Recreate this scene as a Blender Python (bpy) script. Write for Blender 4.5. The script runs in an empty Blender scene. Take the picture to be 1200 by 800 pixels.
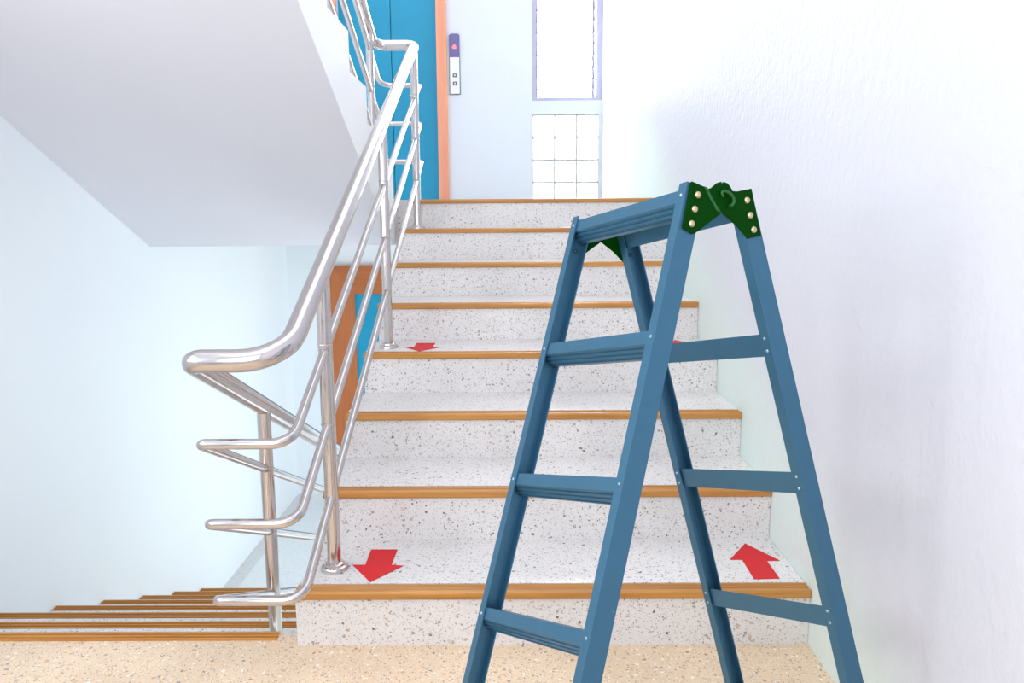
import bpy, bmesh, math, random
from mathutils import Vector, Matrix
random.seed(7)
PI = math.pi
SC = bpy.context.scene
COL = SC.collection

# ---------------------------------------------------------------- camera
F_PX, PITCH, ROLL, YAW, EYE = 905.15, .1525, -.0069, -.0074, 1.087
cam_d = bpy.data.cameras.new('camera'); cam = bpy.data.objects.new('camera', cam_d); COL.objects.link(cam)
cam_d.sensor_fit = 'HORIZONTAL'; cam_d.sensor_width = 36; cam_d.lens = F_PX * 36 / 1200; cam_d.clip_start = .02
cam.matrix_world = (Matrix.Translation((0, 0, EYE)) @ Matrix.Rotation(-YAW, 4, 'Z')
                    @ Matrix.Rotation(PI / 2 - PITCH, 4, 'X') @ Matrix.Rotation(ROLL, 4, 'Z'))
SC.camera = cam

# ---------------------------------------------------------------- world, light, exposure
w = bpy.data.worlds.new('world'); SC.world = w; w.use_nodes = True
bg = w.node_tree.nodes['Background']; bg.inputs[0].default_value = (.93, .965, 1, 1); bg.inputs[1].default_value = .74
SC.view_settings.view_transform = 'Standard'; SC.view_settings.look = 'None'
SC.view_settings.exposure = 1.43; SC.view_settings.gamma = 1; SC.view_settings.use_curve_mapping = False
SC.cycles.max_bounces = 14; SC.cycles.diffuse_bounces = 9; SC.cycles.transmission_bounces = 10
def area_light(name, loc, rot, sx, sy, power, col=(.96, .98, 1)):
    d = bpy.data.lights.new(name, 'AREA'); d.shape = 'RECTANGLE'; d.size = sx; d.size_y = sy; d.energy = power; d.color = col
    o = bpy.data.objects.new(name, d); COL.objects.link(o); o.location = loc; o.rotation_euler = rot; return o
# daylight outside the two end windows, then three added fill lamps
area_light('window_daylight', (.42, 7.35, 2.9), (-PI / 2, 0, 0), .9, 1.6, 70)
area_light('block_daylight', (.43, 7.25, 1.62), (-PI / 2, 0, 0), .62, .85, 2.5)
area_light('landing_fill', (-.58, -1.3, 1.85), (PI / 2, 0, 0), 2.3, 2.2, 10)  # added fill from behind the camera
area_light('side_fill', (-2.2, .45, 1.5), (0, -PI / 2, 0), 1.3, 2.0, 17)  # added fill from the left, out of view
area_light('lower_fill', (.70, 4.9, -.25), (0, PI / 2, 0), 1.2, 1.6, 14)  # added lamp hidden in the lower hall, no window there

# ---------------------------------------------------------------- measures (metres)
T, RI = .33, .1514                 # tread, riser
D1, OV = 1.862, .008               # first nosing, its overhang
XL, XR, XW = -.579, .7495, -1.90   # main flight sides, left wall
XE, TD = -.642, .3428              # inner edge and tread of the flights on the left
DD = 1.932                         # edge of the landing above the flight going down
ZU, ZS = 8 * RI, .977              # upper landing, its soffit
YU = 4.09                          # first riser of the flight going on up
YB, YBL = 6.94, 6.37               # end walls: upper landing, lower floor
ZL = -8 * RI                       # lower floor
ZTOP = 3.75
YF = -1.0                          # unseen end wall of the landing, its window added for light

# ---------------------------------------------------------------- materials
def nodes(name):
    m = bpy.data.materials.new(name); m.use_nodes = True
    nt = m.node_tree; b = nt.nodes['Principled BSDF']
    return m, nt, b
def N(nt, t, **kw):
    n = nt.nodes.new(t)
    for k, v in kw.items():
        if k in n.inputs.keys(): n.inputs[k].default_value = v
        else: setattr(n, k, v)
    return n
def ramp(nt, src, stops, interp='LINEAR'):
    r = nt.nodes.new('ShaderNodeValToRGB'); r.color_ramp.interpolation = interp
    e = r.color_ramp.elements
    while len(e) < len(stops): e.new(.5)
    for s, (p, c) in zip(e, stops): s.position = p; s.color = c if len(c) == 4 else (*c, 1)
    nt.links.new(src, r.inputs[0]); return r.outputs[0]
def mixc(nt, fac, a, b, mode='MIX'):
    m = nt.nodes.new('ShaderNodeMix'); m.data_type = 'RGBA'; m.blend_type = mode
    for s, v in ((m.inputs[0], fac), (m.inputs[6], a), (m.inputs[7], b)):
        if isinstance(v, (float, int)): s.default_value = v
        elif isinstance(v, tuple): s.default_value = (*v, 1)
        else: nt.links.new(v, s)
    return m.outputs[2]
def coords(nt, scale=(1, 1, 1)):
    g = nt.nodes.new('ShaderNodeNewGeometry'); mp = nt.nodes.new('ShaderNodeMapping')
    mp.inputs['Scale'].default_value = scale; nt.links.new(g.outputs['Position'], mp.inputs[0]); return mp.outputs[0]
def bump(nt, b, h, strength, dist):
    bp = N(nt, 'ShaderNodeBump', Strength=strength, Distance=dist)
    nt.links.new(h, bp.inputs['Height']); nt.links.new(bp.outputs[0], b.inputs['Normal'])

def paint(name, col, col2, rough=.55, bs=0, bscale=60, streak=False):
    m, nt, b = nodes(name); v = coords(nt)
    n = N(nt, 'ShaderNodeTexNoise', Scale=1.7, Detail=4); nt.links.new(v, n.inputs['Vector'])
    c = mixc(nt, ramp(nt, n.outputs[0], [(.35, (0, 0, 0)), (.7, (1, 1, 1))]), col, col2)
    nt.links.new(c, b.inputs['Base Color']); b.inputs['Roughness'].default_value = rough
    if bs:
        v2 = coords(nt, (1, 1, .35) if streak else (1, 1, 1))
        n2 = N(nt, 'ShaderNodeTexNoise', Scale=bscale, Detail=5, Roughness=.6); nt.links.new(v2, n2.inputs['Vector'])
        bump(nt, b, n2.outputs[0], bs, .01)
    return m

def terrazzo(name, base, base2, chips, amount, rough=.35):
    """ground stone: three sizes of angular chips in a pale matrix"""
    m, nt, b = nodes(name); v = coords(nt)
    n = N(nt, 'ShaderNodeTexNoise', Scale=3.2, Detail=5); nt.links.new(v, n.inputs['Vector'])
    c = mixc(nt, ramp(nt, n.outputs[0], [(.35, (0, 0, 0)), (.65, (1, 1, 1))]), base, base2)
    fn = N(nt, 'ShaderNodeTexNoise', Scale=140, Detail=3); nt.links.new(v, fn.inputs['Vector'])
    c = mixc(nt, ramp(nt, fn.outputs[0], [(.50, (0, 0, 0)), (.78, (.4, .4, .4))]), c, tuple(x * .72 for x in base2))
    wob = N(nt, 'ShaderNodeTexNoise', Scale=90, Detail=2); nt.links.new(v, wob.inputs['Vector'])
    add = nt.nodes.new('ShaderNodeMixRGB'); add.blend_type = 'ADD'; add.inputs[0].default_value = .008
    nt.links.new(v, add.inputs[1]); nt.links.new(wob.outputs['Color'], add.inputs[2])
    for i, (sc, rad) in enumerate(((88, .36), (150, .40), (270, .42))):
        vo = N(nt, 'ShaderNodeTexVoronoi', Scale=sc); vo.distance = 'CHEBYCHEV' if i == 0 else 'EUCLIDEAN'
        nt.links.new(add.outputs[0], vo.inputs['Vector'])
        sep = nt.nodes.new('ShaderNodeSeparateColor'); nt.links.new(vo.outputs['Color'], sep.inputs[0])
        shape = ramp(nt, vo.outputs['Distance'], [(0, (1, 1, 1)), (rad - .05, (1, 1, 1)), (rad, (0, 0, 0))])
        pick = ramp(nt, sep.outputs[0], [(0, (1, 1, 1)), (amount[i], (0, 0, 0))], 'CONSTANT')
        mul = N(nt, 'ShaderNodeMath', operation='MULTIPLY'); nt.links.new(shape, mul.inputs[0]); nt.links.new(pick, mul.inputs[1])
        k = len(chips); cc = ramp(nt, sep.outputs[1], [(j / k, chips[j]) for j in range(k)], 'CONSTANT')
        c = mixc(nt, mul.outputs[0], c, cc)
    nt.links.new(c, b.inputs['Base Color']); b.inputs['Roughness'].default_value = rough
    return m

def wood(name, c1, c2, rough=.4, axis=0):
    m, nt, b = nodes(name); s = [60, 60, 60]; s[axis] = 2.5; v = coords(nt, tuple(s))
    n = N(nt, 'ShaderNodeTexNoise', Scale=1, Detail=5, Roughness=.65); nt.links.new(v, n.inputs['Vector'])
    nt.links.new(ramp(nt, n.outputs[0], [(.3, c1), (.72, c2)]), b.inputs['Base Color'])
    b.inputs['Roughness'].default_value = rough; return m

def metal(name, col, rough, noise=.05, metallic=1.0):
    m, nt, b = nodes(name); v = coords(nt, (40, 40, 40))
    n = N(nt, 'ShaderNodeTexNoise', Scale=1, Detail=3); nt.links.new(v, n.inputs['Vector'])
    nt.links.new(mixc(nt, n.outputs[0], col, tuple(x * .9 for x in col)), b.inputs['Base Color'])
    r = nt.nodes.new('ShaderNodeMapRange'); r.inputs['To Min'].default_value = rough - noise; r.inputs['To Max'].default_value = rough + noise
    nt.links.new(n.outputs[0], r.inputs[0]); nt.links.new(r.outputs[0], b.inputs['Roughness'])
    b.inputs['Metallic'].default_value = metallic; return m

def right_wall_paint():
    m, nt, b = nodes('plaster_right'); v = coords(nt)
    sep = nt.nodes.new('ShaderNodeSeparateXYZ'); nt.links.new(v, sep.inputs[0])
    # height above the pitch of the stairs: base colour blends from pale mint near the steps to lavender white above
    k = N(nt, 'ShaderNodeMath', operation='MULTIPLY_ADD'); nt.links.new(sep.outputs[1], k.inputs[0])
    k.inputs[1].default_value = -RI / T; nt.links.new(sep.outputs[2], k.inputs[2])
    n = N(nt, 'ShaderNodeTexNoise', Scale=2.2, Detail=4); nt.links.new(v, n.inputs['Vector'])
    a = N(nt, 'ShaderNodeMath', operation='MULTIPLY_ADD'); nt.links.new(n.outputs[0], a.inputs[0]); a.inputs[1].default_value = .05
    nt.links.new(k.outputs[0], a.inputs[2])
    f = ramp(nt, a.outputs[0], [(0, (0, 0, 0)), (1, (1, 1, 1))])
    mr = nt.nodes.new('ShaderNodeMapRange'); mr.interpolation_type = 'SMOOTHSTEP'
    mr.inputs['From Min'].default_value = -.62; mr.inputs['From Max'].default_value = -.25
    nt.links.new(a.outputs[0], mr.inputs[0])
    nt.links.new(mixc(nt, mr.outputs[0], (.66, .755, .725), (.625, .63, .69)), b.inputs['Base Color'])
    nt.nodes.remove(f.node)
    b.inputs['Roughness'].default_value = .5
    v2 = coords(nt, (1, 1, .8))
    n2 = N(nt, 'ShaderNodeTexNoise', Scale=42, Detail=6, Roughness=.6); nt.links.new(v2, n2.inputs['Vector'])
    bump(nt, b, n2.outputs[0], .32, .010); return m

M = {}
M['wall_blue'] = paint('pale_blue_paint', (.77, .835, .88), (.79, .85, .89), .6, .03, 50)
M['wall_white'] = paint('white_paint', (.66, .69, .75), (.68, .71, .76), .6, .03, 60)
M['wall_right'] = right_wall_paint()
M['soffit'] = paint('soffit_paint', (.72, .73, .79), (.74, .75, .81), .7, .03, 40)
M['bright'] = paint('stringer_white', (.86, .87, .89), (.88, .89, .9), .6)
M['step'] = terrazzo('step_terrazzo', (.76, .735, .725), (.67, .65, .645), [(.36, .31, .29), (.48, .43, .40), (.14, .12, .12), (.55, .43, .34)], (.06, .15, .26))
M['landing'] = terrazzo('landing_terrazzo', (.80, .62, .44), (.70, .53, .37), [(.5, .33, .2), (.62, .47, .34), (.3, .24, .2), (.86, .8, .72)], (.12, .28, .34), .4)
M['lowfloor'] = terrazzo('lower_terrazzo', (.74, .79, .81), (.72, .77, .8), [(.6, .6, .6), (.5, .5, .5)], (.06, .1, .1))
M['border'] = terrazzo('border_terrazzo', (.66, .67, .68), (.62, .63, .65), [(.5, .5, .5), (.4, .4, .4)], (.08, .15, .15))
M['nosing'] = wood('nosing_wood', (.36, .15, .028), (.58, .27, .065), .4)
M['frame_dark'] = wood('portal_wood', (.36, .10, .025), (.46, .145, .04), .4, 2)
M['frame_head'] = wood('portal_head_wood', (.36, .10, .025), (.46, .145, .04), .4, 0)
M['frame_light'] = wood('portal_light', (.78, .30, .17), (.84, .36, .22), .4, 2)
M['door'] = paint('door_blue', (.0, .26, .44), (.0, .30, .50), .35)
M['steel'] = metal('stainless_steel', (.64, .595, .585), .16, .05)
M['weld'] = metal('steel_weld', (.62, .55, .52), .3, .05)
M['red'] = paint('red_vinyl', (.62, .004, .010), (.58, .005, .012), .7)
M['ladder'] = metal('blue_lacquered_aluminium', (.047, .155, .255), .36, .03, .5)
M['green'] = metal('green_lacquer', (.0002, .042, .0006), .5, .05, 0)
M['green'].node_tree.nodes['Principled BSDF'].inputs['Specular IOR Level'].default_value = .05
M['hook'] = metal('green_hook_lacquer', (.004, .10, .012), .38, .05, .2)
M['brass'] = metal('dull_brass', (.62, .52, .33), .3, .06)
M['zinc'] = metal('zinc_rivet', (.45, .58, .68), .3, .05)
M['darkbolt'] = metal('dark_bolt', (.03, .07, .12), .4, .05, .5)
M['rubber'] = paint('black_rubber', (.03, .03, .03), (.04, .04, .04), .7)
M['alu'] = metal('window_aluminium', (.42, .41, .55), .4, .05, .3)
M['clip'] = paint('clip_grey', (.16, .15, .22), (.18, .17, .24), .5)
M['mortar'] = paint('block_mortar', (.50, .49, .50), (.53, .52, .53), .9)
M['panel'] = metal('brushed_panel', (.72, .72, .74), .35, .05, .6)
M['display'] = paint('display_violet', (.13, .11, .30), (.14, .12, .32), .15)
M['dark'] = paint('dark_grey', (.10, .10, .12), (.12, .12, .14), .5)
def glass(name, rough, col=(1, 1, 1)):
    m, nt, b = nodes(name); b.inputs['Base Color'].default_value = (*col, 1)
    b.inputs['Transmission Weight'].default_value = 1; b.inputs['Roughness'].default_value = rough; b.inputs['IOR'].default_value = 1.45
    v = coords(nt, (30, 30, 30)); n = N(nt, 'ShaderNodeTexNoise', Scale=1, Detail=2); nt.links.new(v, n.inputs['Vector'])
    bump(nt, b, n.outputs[0], .08, .01); return m
M['pane'] = glass('louvre_glass', .05)
M['block'] = glass('block_glass', .12)
mm, nt_, b_ = nodes('red_led'); b_.inputs['Base Color'].default_value = (.9, .1, .1, 1)
b_.inputs['Emission Color'].default_value = (1, .12, .14, 1); b_.inputs['Emission Strength'].default_value = .8; M['led'] = mm

# ---------------------------------------------------------------- mesh helpers
def mesh_obj(name, verts, faces, mat, parent=None, smooth=False, loc=None, auto=None):
    me = bpy.data.meshes.new(name); me.from_pydata([tuple(v) for v in verts], [], faces); me.update()
    bm = bmesh.new(); bm.from_mesh(me); bmesh.ops.recalc_face_normals(bm, faces=bm.faces); bm.to_mesh(me); bm.free()
    if smooth: me.polygons.foreach_set('use_smooth', [True] * len(me.polygons))
    me.materials.append(M[mat]); o = bpy.data.objects.new(name, me); COL.objects.link(o)
    if auto is not None:
        me.polygons.foreach_set('use_smooth', [True] * len(me.polygons))
        me.set_sharp_from_angle(angle=auto)
    if parent: o.parent = parent
    if loc is not None: o.location = loc
    return o
class MB:
    def __init__(s): s.v = []; s.f = []
    def add(s, v, f):
        k = len(s.v); s.v += [tuple(p) for p in v]; s.f += [tuple(i + k for i in q) for q in f]; return s
    def box(s, a, b):
        (x0, y0, z0), (x1, y1, z1) = a, b
        return s.add([(x0, y0, z0), (x1, y0, z0), (x1, y1, z0), (x0, y1, z0), (x0, y0, z1), (x1, y0, z1), (x1, y1, z1), (x0, y1, z1)],
                     [(0, 3, 2, 1), (4, 5, 6, 7), (0, 1, 5, 4), (1, 2, 6, 5), (2, 3, 7, 6), (3, 0, 4, 7)])
    def prism_x(s, yz, x0, x1):
        n = len(yz)
        return s.add([(x0, y, z) for y, z in yz] + [(x1, y, z) for y, z in yz],
                     [tuple(range(n)), tuple(range(2 * n - 1, n - 1, -1))] + [(i, (i + 1) % n, (i + 1) % n + n, i + n) for i in range(n)])
    def loft(s, A, B):
        n = len(A)
        return s.add(list(A) + list(B), [tuple(range(n)), tuple(range(2 * n - 1, n - 1, -1))] + [(i, (i + 1) % n, (i + 1) % n + n, i + n) for i in range(n)])
    def tube(s, pts, r, n=14, cap=True):
        pts = [Vector(p) for p in pts]; k = len(s.v); prev = None
        for i, p in enumerate(pts):
            a = (pts[i] - pts[i - 1]).normalized() if i else None; b = (pts[i + 1] - p).normalized() if i < len(pts) - 1 else None
            t = ((a or b) + (b or a)).normalized()
            if prev is None: u = t.orthogonal().normalized()
            else: u = (prev - t * prev.dot(t)).normalized()
            prev = u; v = t.cross(u)
            for j in range(n):
                q = 2 * PI * j / n; s.v.append(tuple(p + r * (math.cos(q) * u + math.sin(q) * v)))
        m = len(pts)
        for i in range(m - 1):
            for j in range(n): s.f.append((k + i * n + j, k + i * n + (j + 1) % n, k + (i + 1) * n + (j + 1) % n, k + (i + 1) * n + j))
        if cap: s.f.append(tuple(k + j for j in range(n))); s.f.append(tuple(k + (m - 1) * n + j for j in reversed(range(n))))
        return s
    def lathe(s, c, axis, prof, n=16):
        """prof: (radius, along axis) pairs"""
        c = Vector(c); ax = Vector(axis).normalized(); u = ax.orthogonal().normalized(); v = ax.cross(u); k = len(s.v)
        for r, h in prof:
            for j in range(n):
                q = 2 * PI * j / n; s.v.append(tuple(c + ax * h + r * (math.cos(q) * u + math.sin(q) * v)))
        m = len(prof)
        for i in range(m - 1):
            for j in range(n): s.f.append((k + i * n + j, k + i * n + (j + 1) % n, k + (i + 1) * n + (j + 1) % n, k + (i + 1) * n + j))
        s.f.append(tuple(k + j for j in range(n))); s.f.append(tuple(k + (m - 1) * n + j for j in reversed(range(n))))
        return s
    def build(s, name, mat, parent=None, smooth=False, auto=None, loc=None):
        return mesh_obj(name, s.v, s.f, mat, parent, smooth, loc, auto)
def fillet(pts, rad, seg=7):
    pts = [Vector(p) for p in pts]; out = [pts[0]]
    for i in range(1, len(pts) - 1):
        p, a, b = pts[i], pts[i - 1] - pts[i], pts[i + 1] - pts[i]
        R = rad[i - 1] if isinstance(rad, (list, tuple)) else rad
        ang = a.angle(b); d = min(R / math.tan(ang / 2), a.length * .49, b.length * .49); r = d * math.tan(ang / 2)
        a.normalize(); b.normalize(); t1 = p + a * d; t2 = p + b * d
        c = p + (a + b).normalized() * (r / math.sin(ang / 2))
        for k in range(seg + 1):
            v1 = (t1 - c); v2 = (t2 - c); th = v1.angle(v2); q = k / seg
            out.append(c + (v1 * math.sin((1 - q) * th) + v2 * math.sin(q * th)) / math.sin(th))
    return out + [pts[-1]]
def empty(name, loc=(0, 0, 0)):
    o = bpy.data.objects.new(name, None); COL.objects.link(o); o.location = loc; o.empty_display_size = .1; return o
def tag(o, label=None, cat=None, group=None, kind=None):
    if label: o['label'] = label
    if cat: o['category'] = cat
    if group: o['group'] = group
    if kind: o['kind'] = kind
    return o
def struct(o, label=None, cat=None): return tag(o, label, cat, kind='structure')

# ================================================================ the setting
# landing the photographer stands on
b = MB().add([(x, y, z) for z in (-.14, 0) for x, y in ((XW, YF), (XR, YF), (XR, D1 + OV), (XL, D1 + OV), (XL, DD - .01), (XW, DD - .01))],
             [(0, 1, 2, 3, 4, 5), (11, 10, 9, 8, 7, 6)] + [(i, (i + 1) % 6, (i + 1) % 6 + 6, i + 6) for i in range(6)])
fl = struct(b.build('floor', 'landing'), 'beige terrazzo landing floor at the foot of the stairs', 'floor')
# upper landing slab
pts = ((XE, YU), (XE, D1 + 7 * T + OV), (XR, D1 + 7 * T + OV), (XR, YB), (XW, YB), (XW, YU))
b = MB().add([(x, y, z) for z in (ZS, ZU) for x, y in pts],
             [(0, 1, 2, 3, 4, 5), (11, 10, 9, 8, 7, 6)] + [(i, (i + 1) % 6, (i + 1) % 6 + 6, i + 6) for i in range(6)])
floor_up = struct(b.build('floor_upper', 'step'), 'pale terrazzo slab of the upper landing by the blue lift doors', 'floor')
# lower floor with a grey border strip along the left wall
Y0 = DD + 7 * TD + OV
low = struct(MB().box((XW + .1, Y0, ZL - .12), (XR, YBL, ZL)).build('floor_lower', 'lowfloor'), 'pale terrazzo floor at the bottom of the descending flight', 'floor')
MB().box((XW, Y0, ZL - .12), (XW + .1, YBL, ZL)).build('border_strip', 'border', low)
# walls
SY0, SY1, SZ0, SZ1 = -.6, 1.5, .85, 2.15
b = MB().box((XW - .15, YF, ZL - .12), (XW, SY0, ZTOP)).box((XW - .15, SY1, ZL - .12), (XW, YB, ZTOP)).box((XW - .15, SY0, ZL - .12), (XW, SY1, SZ0)).box((XW - .15, SY0, SZ1), (XW, SY1, ZTOP))
struct(b.build('wall_left', 'wall_blue'), 'plain pale blue wall left of the stairwell', 'wall')
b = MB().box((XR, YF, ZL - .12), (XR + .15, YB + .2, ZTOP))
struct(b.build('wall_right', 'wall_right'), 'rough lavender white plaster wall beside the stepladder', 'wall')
DX0, DX1, DZ1 = -1.54, -.62, .75
b = MB().box((XW, YBL, ZL), (DX0 + .03, YBL + .15, ZS)).box((DX1 - .03, YBL, ZL), (XR, YBL + .15, ZS)).box((DX0 + .03, YBL, DZ1 - .03), (DX1 - .03, YBL + .15, ZS))
struct(b.build('wall_back_lower', 'wall_blue'), 'pale blue wall around the wood framed door under the landing', 'wall')
# end wall of the upper landing with openings for lift, louvres and glass blocks
LX0, LX1, LZ1 = -1.53, -.683, ZU + 2.1
WX0, WX1, WZ0, WZ1 = .14, .744, 2.131, 3.50
BX0, BZ0, BP = .142, 1.245, .193
BX1, BZ1 = BX0 + 3 * BP, BZ0 + 4 * BP
yb1 = YB + .16
b = MB()
b.box((XW, YB, ZU), (LX0, yb1, ZTOP)).box((LX0, YB, LZ1), (LX1, yb1, ZTOP)).box((LX1, YB, ZU), (WX0, yb1, ZTOP))
b.box((WX0, YB, WZ1), (XR, yb1, ZTOP)).box((WX1, YB, WZ0), (XR, yb1, WZ1))
b.box((WX0, YB, BZ1), (XR, yb1, WZ0)).box((BX1, YB, BZ0), (XR, yb1, BZ1)).box((WX0, YB, ZU), (XR, yb1, BZ0))
struct(b.build('wall_back', 'wall_white'), 'white end wall of the upper landing with a narrow window', 'wall')

# unseen wall behind the camera; its window is added for the fill light
FX0, FX1, FZ0, FZ1 = -1.7, .55, .75, 2.9
b = MB().box((XW, YF - .15, -.14), (FX0, YF, ZTOP)).box((FX1, YF - .15, -.14), (XR, YF, ZTOP)).box((FX0, YF - .15, -.14), (FX1, YF, FZ0)).box((FX0, YF - .15, FZ1), (FX1, YF, ZTOP))
struct(b.build('wall_front', 'wall_white'), 'white landing wall with an added broad window, behind the photographer', 'wall')
W3 = struct(empty('added_window_3', (FX0, YF, FZ0)), 'added three-light window behind the camera, to let fill light in', 'window')
fw, fh = FX1 - FX0, FZ1 - FZ0
for k in range(4):
    x = k * (fw - .05) / 3; MB().box((x, -.1, 0), (x + .05, -.04, fh)).build('frame_stile', 'alu', W3)
    if k < 3:
        for z in (0, fh - .05): MB().box((x + .05, -.1, z), (x + (fw - .05) / 3, -.04, z + .05)).build('frame_rail', 'alu', W3)

W4 = struct(empty('added_window_4', (XW, SY0, SZ0)), 'added side window out of view, to let fill light in', 'window')  # window added out of view as an opening for the side lamp
sw, sh = SY1 - SY0, SZ1 - SZ0
for k in range(3):
    y = k * (sw - .05) / 2; MB().box((-.1, y, 0), (-.04, y + .05, sh)).build('frame_stile', 'alu', W4)
    if k < 2:
        for z in (0, sh - .05): MB().box((-.1, y + .05, z), (-.04, y + (sw - .05) / 2, z + .05)).build('frame_rail', 'alu', W4)

# louvre window
W1 = struct(empty('window_1', (WX0, YB, WZ0)), 'narrow louvre window with many glass blades above the glass blocks', 'window')
o = Vector((WX0, YB, WZ0)); h = WZ1 - WZ0; wd = WX1 - WX0
MB().box((0, .02, 0), (.035, .12, h)).build('frame_stile', 'alu', W1)
MB().box((wd - .05, .02, 0), (wd, .12, h)).build('frame_stile', 'alu', W1)
MB().box((.035, .02, 0), (wd - .05, .12, .03)).build('frame_rail', 'alu', W1)
MB().box((.035, .02, h - .03), (wd - .05, .12, h)).build('frame_rail', 'alu', W1)
pm = None; cm = None; P = .094; i = 0; z = .055
while z < h - .08:
    ca, sa = math.cos(1.05), math.sin(1.05)
    def bl(x0, x1, t, l0, l1):
        q = [(l0, -t), (l1, -t), (l1, t), (l0, t)]
        return [(.07 + l * ca * 1 - n * sa, l * sa + n * ca) for l, n in q], x0, x1
    if pm is None:
        yz, a0, a1 = bl(.037, wd - .085, .0025, -.052, .052); pm = MB().prism_x(yz, a0, a1).build('louvre_pane', 'pane', W1, loc=(0, 0, z))
        yz, a0, a1 = bl(wd - .085, wd - .066, .010, -.055, .055); cm = MB().prism_x(yz, a0, a1).build('blade_clip', 'clip', W1, loc=(0, 0, z))
        yz, a0, a1 = bl(.035, .048, .010, -.055, .055); dm = MB().prism_x(yz, a0, a1).build('blade_clip', 'clip', W1, loc=(0, 0, z))
    else:
        for src in (pm, cm, dm):
            c = src.copy(); COL.objects.link(c); c.parent = W1; c.location = (0, 0, z)
    z += P

# glass block window
W2 = struct(empty('window_2', (BX0, YB, BZ0)), 'panel of square glass blocks below the louvre window', 'window')
g = MB(); j = .006
for k in range(4): g.box((k * BP - j if k else 0, .02, 0), (k * BP + j if k < 3 else 3 * BP, .1, 4 * BP))
for r_ in range(5):
    for k in range(3): g.box((k * BP + (j if k else j), .02, r_ * BP - j if r_ else 0), ((k + 1) * BP - j, .1, r_ * BP + j if r_ < 4 else 4 * BP))
g.build('mortar_grid', 'mortar', W2)
first = None
for r_ in range(4):
    for k in range(3):
        if first is None:
            bm = bmesh.new(); bmesh.ops.create_cube(bm, size=1)
            bmesh.ops.scale(bm, vec=(BP - 2 * j, .085, BP - 2 * j), verts=bm.verts)
            bmesh.ops.bevel(bm, geom=bm.edges[:], offset=.008, segments=2, affect='EDGES')
            me = bpy.data.meshes.new('glass_block'); bm.to_mesh(me); bm.free(); me.materials.append(M['block'])
            first = bpy.data.objects.new('glass_block', me); ob = first
        else: ob = first.copy()
        COL.objects.link(ob); ob.parent = W2; ob.location = ((k + .5) * BP, .055, (r_ + .5) * BP)

# lift door, upper landing
DR = struct(empty('door_1', (LX0, YB, ZU)), 'blue two-panel lift door with salmon wooden frame on the upper landing', 'door')
seam = -1.082 - LX0; W = LX1 - LX0; Hh = LZ1 - ZU
MB().box((0, .06, .0), (seam - .003, .10, Hh)).build('door_panel', 'door', DR)
MB().box((seam + .003, .06, .0), (W, .10, Hh)).build('door_panel', 'door', DR)
for nm, x0, x1 in (('frame_jamb', W, W + .088), ('frame_jamb', -.088, 0)):
    q = MB().box((x0, -.03, 0), (x1, 0, Hh + .09)); jb = q.build(nm, 'frame_light', DR)
    xa = x1 - .026 if x0 >= W else x0
    MB().box((xa, -.038, 0), (xa + .026, -.03, Hh + .09)).build('frame_bead', 'frame_light', jb)
MB().box((0, -.03, Hh), (W, 0, Hh + .09)).build('frame_head', 'frame_light', DR)
MB().box((-.01, .105, 0), (W + .01, .13, Hh + .01)).build('added_seam_backing', 'dark', DR)  # dark sheet added behind the panels so the seam stays dark
# door under the landing
D2 = struct(empty('door_2', (DX0, YBL, ZL)), 'blue door in a wide mitred orange wooden frame under the upper landing', 'door')
cw, ch, hh, ww = .188, .238, DZ1 - ZL, DX1 - DX0
def casing(pts): return MB().loft([(x, -.04 + dy, z) for x, z, dy in pts], [(x, 0.03, z) for x, z, dy in pts])
casing([(0, 0, 0), (cw, 0, .05), (cw, hh - ch, .05), (0, hh, 0)]).build('frame_jamb', 'frame_dark', D2)
casing([(ww - cw, 0, .05), (ww, 0, 0), (ww, hh, 0), (ww - cw, hh - ch, .05)]).build('frame_jamb', 'frame_dark', D2)
casing([(0, hh, 0), (cw, hh - ch, .05), (ww - cw, hh - ch, .05), (ww, hh, 0)]).build('frame_head', 'frame_head', D2)
MB().box((cw, .03, 0), (ww / 2 - .002, .07, hh - ch + .02)).build('door_panel', 'door', D2)
MB().box((ww / 2 + .002, .03, 0), (ww - cw, .07, hh - ch + .02)).build('door_panel', 'door', D2)

MB().box((cw, .075, 0), (ww - cw, .10, hh - ch + .02)).build('added_seam_backing', 'dark', D2)  # same added dark backing behind the lower door's seam

# ================================================================ staircases
def nosing(parent, x0, x1, y, z, wid=.048, hgt=.021):
    """grooved hardwood strip let into the front edge of a tread; y, z = its front top edge"""
    pr = [(y, z - hgt), (y - .002, z - hgt + .004), (y - .002, z - .004), (y + .001, z + .0005)]
    n = 3; p = wid / n
    for i in range(n):
        a = y + .003 + i * p
        pr += [(a + p * .25, z + .0015), (a + p * .50, z + .0005), (a + p * .54, z - .0075), (a + p * .96, z - .0075)]
    pr += [(y + wid, z - .0075), (y + wid, z - .0095), (y + .012, z - .0095), (y + .012, z - hgt)]
    return MB().prism_x(pr, x0, x1).build('nosing', 'nosing', parent)

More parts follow.
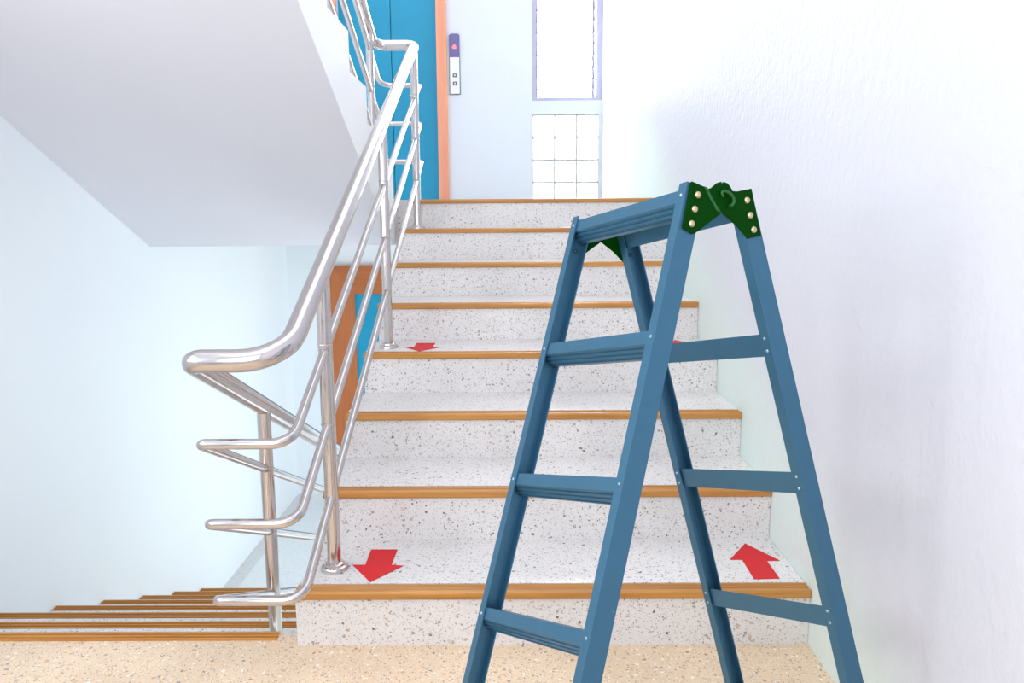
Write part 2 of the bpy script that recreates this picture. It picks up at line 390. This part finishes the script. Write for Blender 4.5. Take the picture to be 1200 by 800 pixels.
ST = tag(empty('staircase', (0, D1, 0)), 'white speckled terrazzo stairs with wooden nosings climbing behind the ladder', 'staircase')
for k in range(1, 9):
    y0 = D1 + OV + (k - 1) * T; z1 = k * RI
    if k < 8:
        yz = [(y0, max(0, (k - 1) * RI - .14)), (y0, z1 - .0098), (y0 + .04, z1 - .0098), (y0 + .04, z1), (y0 + T, z1), (y0 + T, max(0, (k - 1) * RI - .14))]
    else:
        yz = [(y0 - .002, 7 * RI - .14), (y0 - .002, z1 - .0098), (y0 - .0005, z1 - .0098), (y0 - .0005, 7 * RI - .14)]
    s_ = MB().prism_x([(y - D1, z) for y, z in yz], XL, XR - .001).build('step', 'step', ST)
    nosing(s_, XL, XR - .002, D1 + (k - 1) * T - D1, z1)
SD = tag(empty('staircase', (0, DD, ZL)), 'descending flight of terrazzo steps with wooden nosings along the pale blue wall', 'staircase')
def away(o, y):            # these nosings face away from the landing: mirror the strip
    for v in o.data.vertices: v.co.y = y - v.co.y
    o.data.flip_normals()
away(nosing(SD, XW + .002, XE, 0, -ZL + .005, .042), 0)
for k in range(1, 8):
    y0 = (k - 1) * TD; z1 = -k * RI - ZL
    yz = [(y0 - .008, 0), (y0 - .008, z1), (y0 + TD - .044, z1), (y0 + TD - .044, z1 - .0098), (y0 + TD - .008, z1 - .0098), (y0 + TD - .008, 0)]
    s_ = MB().prism_x(yz, XW + .001, XE).build('step', 'step', SD)
    away(nosing(s_, XW + .002, XE, 0, z1, .042), y0 + TD)
SU = tag(empty('staircase', (0, YU, ZU)), 'underside of the grey flight that climbs back overhead beside the blue wall', 'staircase')
sl = RI / T; L = 8 * T
yz = [(-.001, ZS - ZU), (-.001, 0), (-L, L * sl), (-L, ZS - ZU + (L - .08) * sl * 1.03), (-.08, ZS - ZU)]
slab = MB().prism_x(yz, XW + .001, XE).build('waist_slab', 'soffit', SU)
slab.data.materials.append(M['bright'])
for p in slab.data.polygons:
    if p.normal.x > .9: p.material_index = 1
for j_ in range(8):
    a = -j_ * T; z0 = j_ * RI
    MB().prism_x([(a - .001, z0 + .0005), (a - .001, z0 + RI), (a - T, z0 + RI)], XW + .001, XE).build('step', 'bright', SU)

# ================================================================ railing
RL = tag(empty('stair_railing', (-.504, 2.0, RI)), 'polished stainless steel railing that folds back along all three flights', 'railing')
ro = Vector((-.504, 2.0, RI)); XM, XS = -.506, -.712
SLP = .477
def rel(p): return tuple(Vector(p) - ro)
lowc = [(1.645, .795), (1.665, .603), (1.68, .410), (1.695, .215)]
mid = [.992, .774, .560, .347]
top = [(4.03, 1.965), (4.19, 1.80), (4.19, 1.605), (4.21, 1.412)]
for i in range(4):
    yc, zc = lowc[i]; yt, zt = top[i]; zm = mid[i]
    big = i == 0
    le = 2.3
    pts = [(XS, yc + le, zc - le * sl), (XS, yc, zc), (XM, yc, zc), (XM, yt, zt), (XS, yt, zt), (XS, yt - 2.0, zt + 2.0 * sl)]
    path = fillet(pts, [.03 if big else .018, .11 if big else .05, .045 if big else .02, .06])
    MB().tube([rel(p) for p in path], .0255 if big else .0122, 18 if big else 12).build('handrail' if big else 'rail', 'steel', RL, auto=.7)
def post(x, y, z0, z1, r=.0185):
    p = MB().tube([rel((x, y, z0)), rel((x, y, z1))], r, 16).build('post', 'steel', RL, auto=.7)
    MB().lathe(rel((x, y, z0)), (0, 0, 1), [(.038, 0), (.038, .006), (.035, .011), (.028, .013), (.027, .018), (.0195, .022)], 24).build('base_flange', 'steel', p, auto=.6)
    return p
def collars(p, x, y, zs, r=.0185):
    for z in zs:
        MB().lathe(rel((x, y, z)), (0, 0, 1), [(r + .0002, -.0025), (r + .0012, -.001), (r + .0012, .001), (r + .0002, .0025)], 16).build('weld_ring', 'weld', p, auto=.6)
for y, k in ((2.0, 1), (2.0 + 3 * T, 4), (2.0 + 6 * T, 7)):
    p = post(XM, y, k * RI, mid[0] + (y - 2.0) * SLP - .015)
    collars(p, XM, y, [m_ + (y - 2.0) * SLP + .0 for m_ in mid[1:]])
ZH = lambda y: lowc[0][1] - (y - lowc[0][0]) * sl - .01
post(XS, DD + .17, -RI, ZH(DD + .17)); post(XS, DD + .17 + 3 * TD, -4 * RI, ZH(DD + .17 + 3 * TD))
for k in (0, 3): post(XS, YU - (k + .5) * T, ZU + (k + 1) * RI, 1.965 + (4.03 - YU + (k + .5) * T) * sl)

# ================================================================ arrows on the treads
def arrow(pts, z, label):
    cx = sum(p[0] for p in pts) / len(pts); cy = sum(p[1] for p in pts) / len(pts)
    q = [(x - cx, y - cy) for x, y in pts]
    o = MB().loft([(x, y, .0004) for x, y in q], [(x, y, .0014) for x, y in q]).build('arrow_sticker', 'red', loc=(cx, cy, z))
    return tag(o, label, 'arrow sticker', 'red arrow stickers on the stairs')
A1 = [(-.429, 2.123), (-.352, 2.122), (-.353, 2.02), (-.319, 2.014), (-.393, 1.917), (-.462, 2.021), (-.426, 2.021)]
A2 = [(.664, 2.155), (.727, 2.038), (.690, 2.036), (.690, 1.929), (.621, 1.926), (.624, 2.045), (.589, 2.045)]
arrow(A1, RI, 'red arrow sticker pointing down the stairs on the lowest tread')
arrow(A2, RI, 'red arrow sticker pointing up the stairs on the lowest tread beside the wall')
arrow([(x + .018, y + 3 * T - .012) for x, y in A1], 4 * RI, 'red arrow sticker pointing down on the fourth tread beside a railing post')
arrow([(x - .018, y + 3 * T - .006) for x, y in A2], 4 * RI, 'red arrow sticker on the fourth tread mostly hidden behind the blue ladder')

# ================================================================ lift call panel
CP = tag(empty('call_panel', (-.529, YB, 2.193)), 'slim lift call panel with violet display and two buttons beside the blue door', 'call panel')
hw, hp = .041, .495
MB().box((-hw, -.014, 0), (hw, 0, .302)).build('face_plate', 'panel', CP)
MB().box((-hw - .006, -.009, -.006), (hw + .006, -.0005, .303)).build('backing_plate', 'dark', CP)
b = MB(); dp = [(-hw - .004, .303), (hw + .004, .303), (hw + .004, hp - .012), (hw - .012, hp), (-hw + .012, hp), (-hw - .004, hp - .012)]
dsp = b.loft([(x, -.016, z) for x, z in dp], [(x, 0, z) for x, z in dp]).build('display', 'display', CP)
ar = [(-.012, .372), (.016, .372), (.016, .388), (.002, .412), (-.02, .385)]
MB().loft([(x, -.0165, z) for x, z in ar], [(x, -.0155, z) for x, z in ar]).build('lit_mark', 'led', dsp)
for z in (.085, .152):
    bt = MB().box((-.017, -.019, z - .015), (.017, -.0145, z + .015)).build('button', 'dark', CP)
    MB().box((-.007, -.0205, z - .006), (.007, -.0192, z + .006)).build('button_mark', 'panel', bt)

# ================================================================ the blue stepladder
LP = [.2562, 1.4672, 1.1193, 0.4701, -0.1514, 0.0712]
AL, G, W0, TAU, RB, RC = .274, .0728, .3895, .0049, .0394, .0219
LM = Matrix.Rotation(LP[3], 4, 'Z') @ Matrix.Rotation(LP[4], 4, 'X') @ Matrix.Rotation(LP[5], 4, 'Y') @ Matrix.Scale(.93, 4); LM.translation = LP[:3]
base = Vector((.24, 1.27, 0))
LD = tag(empty('stepladder', base), 'blue aluminium double stepladder with green hinge plates standing before the stairs', 'stepladder')
def lp(sec, near, l, inward, us):
    v = G + l * math.sin(AL) - inward * math.cos(AL); wz = -l * math.cos(AL) - inward * math.sin(AL)
    u = (W0 / 2 + TAU * l - us) * (1 if near else -1)
    return LM @ Vector((-v if sec == 'L' else v, -u, wz)) - base
def foot_l(sec, near, inw, us):
    a, c = lp(sec, near, 0, inw, us), lp(sec, near, 1, inw, us); return a.z / (a.z - c.z)
RUNG = {('L', 0): (.0102, -.0014, .0014), ('L', 1): (.2721, .0147, -.0039), ('L', 2): (.5521, .0155, -.0297), ('L', 3): (.8321, .0128, -.0576),
        ('R', 0): (.0102, .004, -.002), ('R', 1): (.2721, .0125, -.0066), ('R', 2): (.5521, .03, -.0159), ('R', 3): (.8321, .0507, -.0225)}
tk = .0028
prof = [(0, 0), (RB, 0), (RB, RC), (RB - tk, RC), (RB - tk, tk), (tk, tk), (tk, RC), (0, RC)]   # inward, across: a channel open to the inside
for sec in 'LR':
    for near in (False, True):
        rail = MB().loft([lp(sec, near, 0, i, u) for i, u in prof], [lp(sec, near, foot_l(sec, near, i, u) - .006, i, u) for i, u in prof]).build('side_rail', 'ladder', LD)
        e = .003; fp = [(-e, -e), (RB + e, -e), (RB + e, RC + e), (-e, RC + e)]
        MB().loft([lp(sec, near, foot_l(sec, near, i, u) - .055, i, u) for i, u in fp], [lp(sec, near, foot_l(sec, near, i, u), i, u) for i, u in fp]).build('rubber_foot', 'rubber', rail)
        # screws that hold the rungs, on the flange
        inw = 0 if sec == 'L' else RB
        nrm = (lp(sec, near, .5, inw - .01, 0) - lp(sec, near, .5, inw, 0)).normalized() * (1 if sec == 'L' else -1)
        for k in range(4):
            l, d0, d1 = RUNG[(sec, k)]; l += d1 if near else d0
            for dl in ((.012,) if sec == 'L' else (.008, .032)):
                if sec == 'R' and k == 0: continue
                MB().lathe(lp(sec, near, l + dl, inw, RC * .5), nrm, [(.0030, 0), (.0028, .0008), (.0016, .0016)], 10).build('rivet', 'zinc', rail)
GROOVE = []
for j_ in range(3):
    a = j_ / 3; GROOVE += [(a, 0), (a + .17, 0), (a + .21, .0030), (a + .29, .0030)]
GROOVE += [(1, 0)]
for (sec, k), (l, d0, d1) in RUNG.items():
    i0, i1 = tk + .0004, .0345
    if sec == 'L':
        pr = [(i0, 0), (i0, .0236)]
        ax, ay = i0, .0236; bx_, by = i0 + .021, .0436; nx, ny = (by - ay), -(bx_ - ax); q = math.hypot(nx, ny); nx /= q; ny /= q
        pr += [(ax + (bx_ - ax) * t + nx * d, ay + (by - ay) * t + ny * d) for t, d in GROOVE[1:]]
        pr += [(i1, .0436), (i1, 0)]
        for t in (.82, .66, .50, .34, .18):
            pr += [(i0 + (i1 - i0) * (t + .05), 0), (i0 + (i1 - i0) * (t + .04), .0016), (i0 + (i1 - i0) * (t - .02), .0016), (i0 + (i1 - i0) * (t - .03), 0)]
    else:
        pr = [(i0, .022), (i0, .0434), (RB - tk - .003, .0434), (RB - tk - .003, 0)]
    A = [lp(sec, False, l + d0 + dl, i, tk) for i, dl in pr]; B = [lp(sec, True, l + d1 + dl, i, tk) for i, dl in pr]
    MB().loft(A, B).build('rung', 'ladder', LD)

PL = [(-.067, -.0006), (-.0307, -.0098), (-.0228, -.0081), (-.0187, -.0047), (-.0093, .0024), (.0002, .0054), (.0015, .0028), (.004, .0028), (.0055, .0054), (.015, .0035),
      (.0225, -.0039), (.0256, -.0093), (.0366, -.009), (.0707, -.0013), (.0925, -.0858), (.0599, -.093), (.0327, -.0702), (.0005, -.0502), (-.0185, -.062), (-.0556, -.0871), (-.0648, -.0918), (-.0876, -.0829)]
def plane_pt(x, z, u): return LM @ Vector((x, -u, z)) - base
def plate(near):
    s = 1 if near else -1
    def u_at(z): return (W0 / 2 + TAU * (-z / math.cos(AL))) 
    def sheet(poly, o0, o1, name, mat='green', parent=LD):
        return MB().loft([plane_pt(x, z, s * (u_at(z) + o0)) for x, z in poly], [plane_pt(x, z, s * (u_at(z) + o1)) for x, z in poly]).build(name, mat, parent)
    # the half on the left section lies over the half on the right section along a folded lip
    right = [(-.028, -.0105)] + PL[2:17] + [(-.0022, -.0515), (-.0142, -.0481)]
    right = [(-.0307, -.0098)] + PL[2:18] + [(-.0142, -.0481)]
    left = [PL[0], (-.0412, -.0072), (-.0285, -.0294), (-.0142, -.0481), (-.0022, -.0515)] + PL[18:]
    a = sheet(right, .0006, .0030, 'hinge_plate'); c = sheet(left, .0008, .0048, 'hinge_plate')
    lip = [(-.0412, -.0072), (-.0340, -.0089), (-.0215, -.0287), (-.0045, -.0500), (-.0022, -.0515), (-.0142, -.0481), (-.0285, -.0294)]
    sheet(lip, .0046, .0060, 'folded_lip', 'hook', c)
    nv = (plane_pt(0, 0, s) - plane_pt(0, 0, 0)).normalized()
    for i, (x, z) in enumerate([(-.0545, -.0232), (-.062, -.0489), (-.0691, -.0746), (.0593, -.0236), (.0664, -.0503), (.0743, -.0761)]):
        off = .0046 if i < 3 else .0028
        MB().lathe(plane_pt(x, z, s * (u_at(z) + off)), nv, [(.0062, 0), (.0060, .0012), (.0046, .0030), (.0022, .0040)], 14).build('rivet', 'brass', c if i < 3 else a, auto=.9)
        if i % 3:   # bolt ends on the inside of the rails
            MB().lathe(plane_pt(x, z, s * (u_at(z) - tk)), -nv, [(.0042, -.0006), (.0042, .003), (.002, .0042)], 10).build('bolt_end', 'darkbolt', c if i < 3 else a)
    hk = [(.001, -.0219), (-.0029, -.0169), (-.0002, -.0121), (.0052, -.0131), (.0146, -.0166), (.0213, -.0234), (.023, -.0307), (.0197, -.0362), (.0128, -.0388)]
    hp_ = [plane_pt(x, z, s * (u_at(z) + .0030 + .0036 + (.003 if 2 < i < 7 else 0))) for i, (x, z) in enumerate(hk)]
    MB().tube(fillet(hp_, .004, 3), .0028, 10).build('hook', 'hook', a, auto=1.0)
plate(True); plate(False)
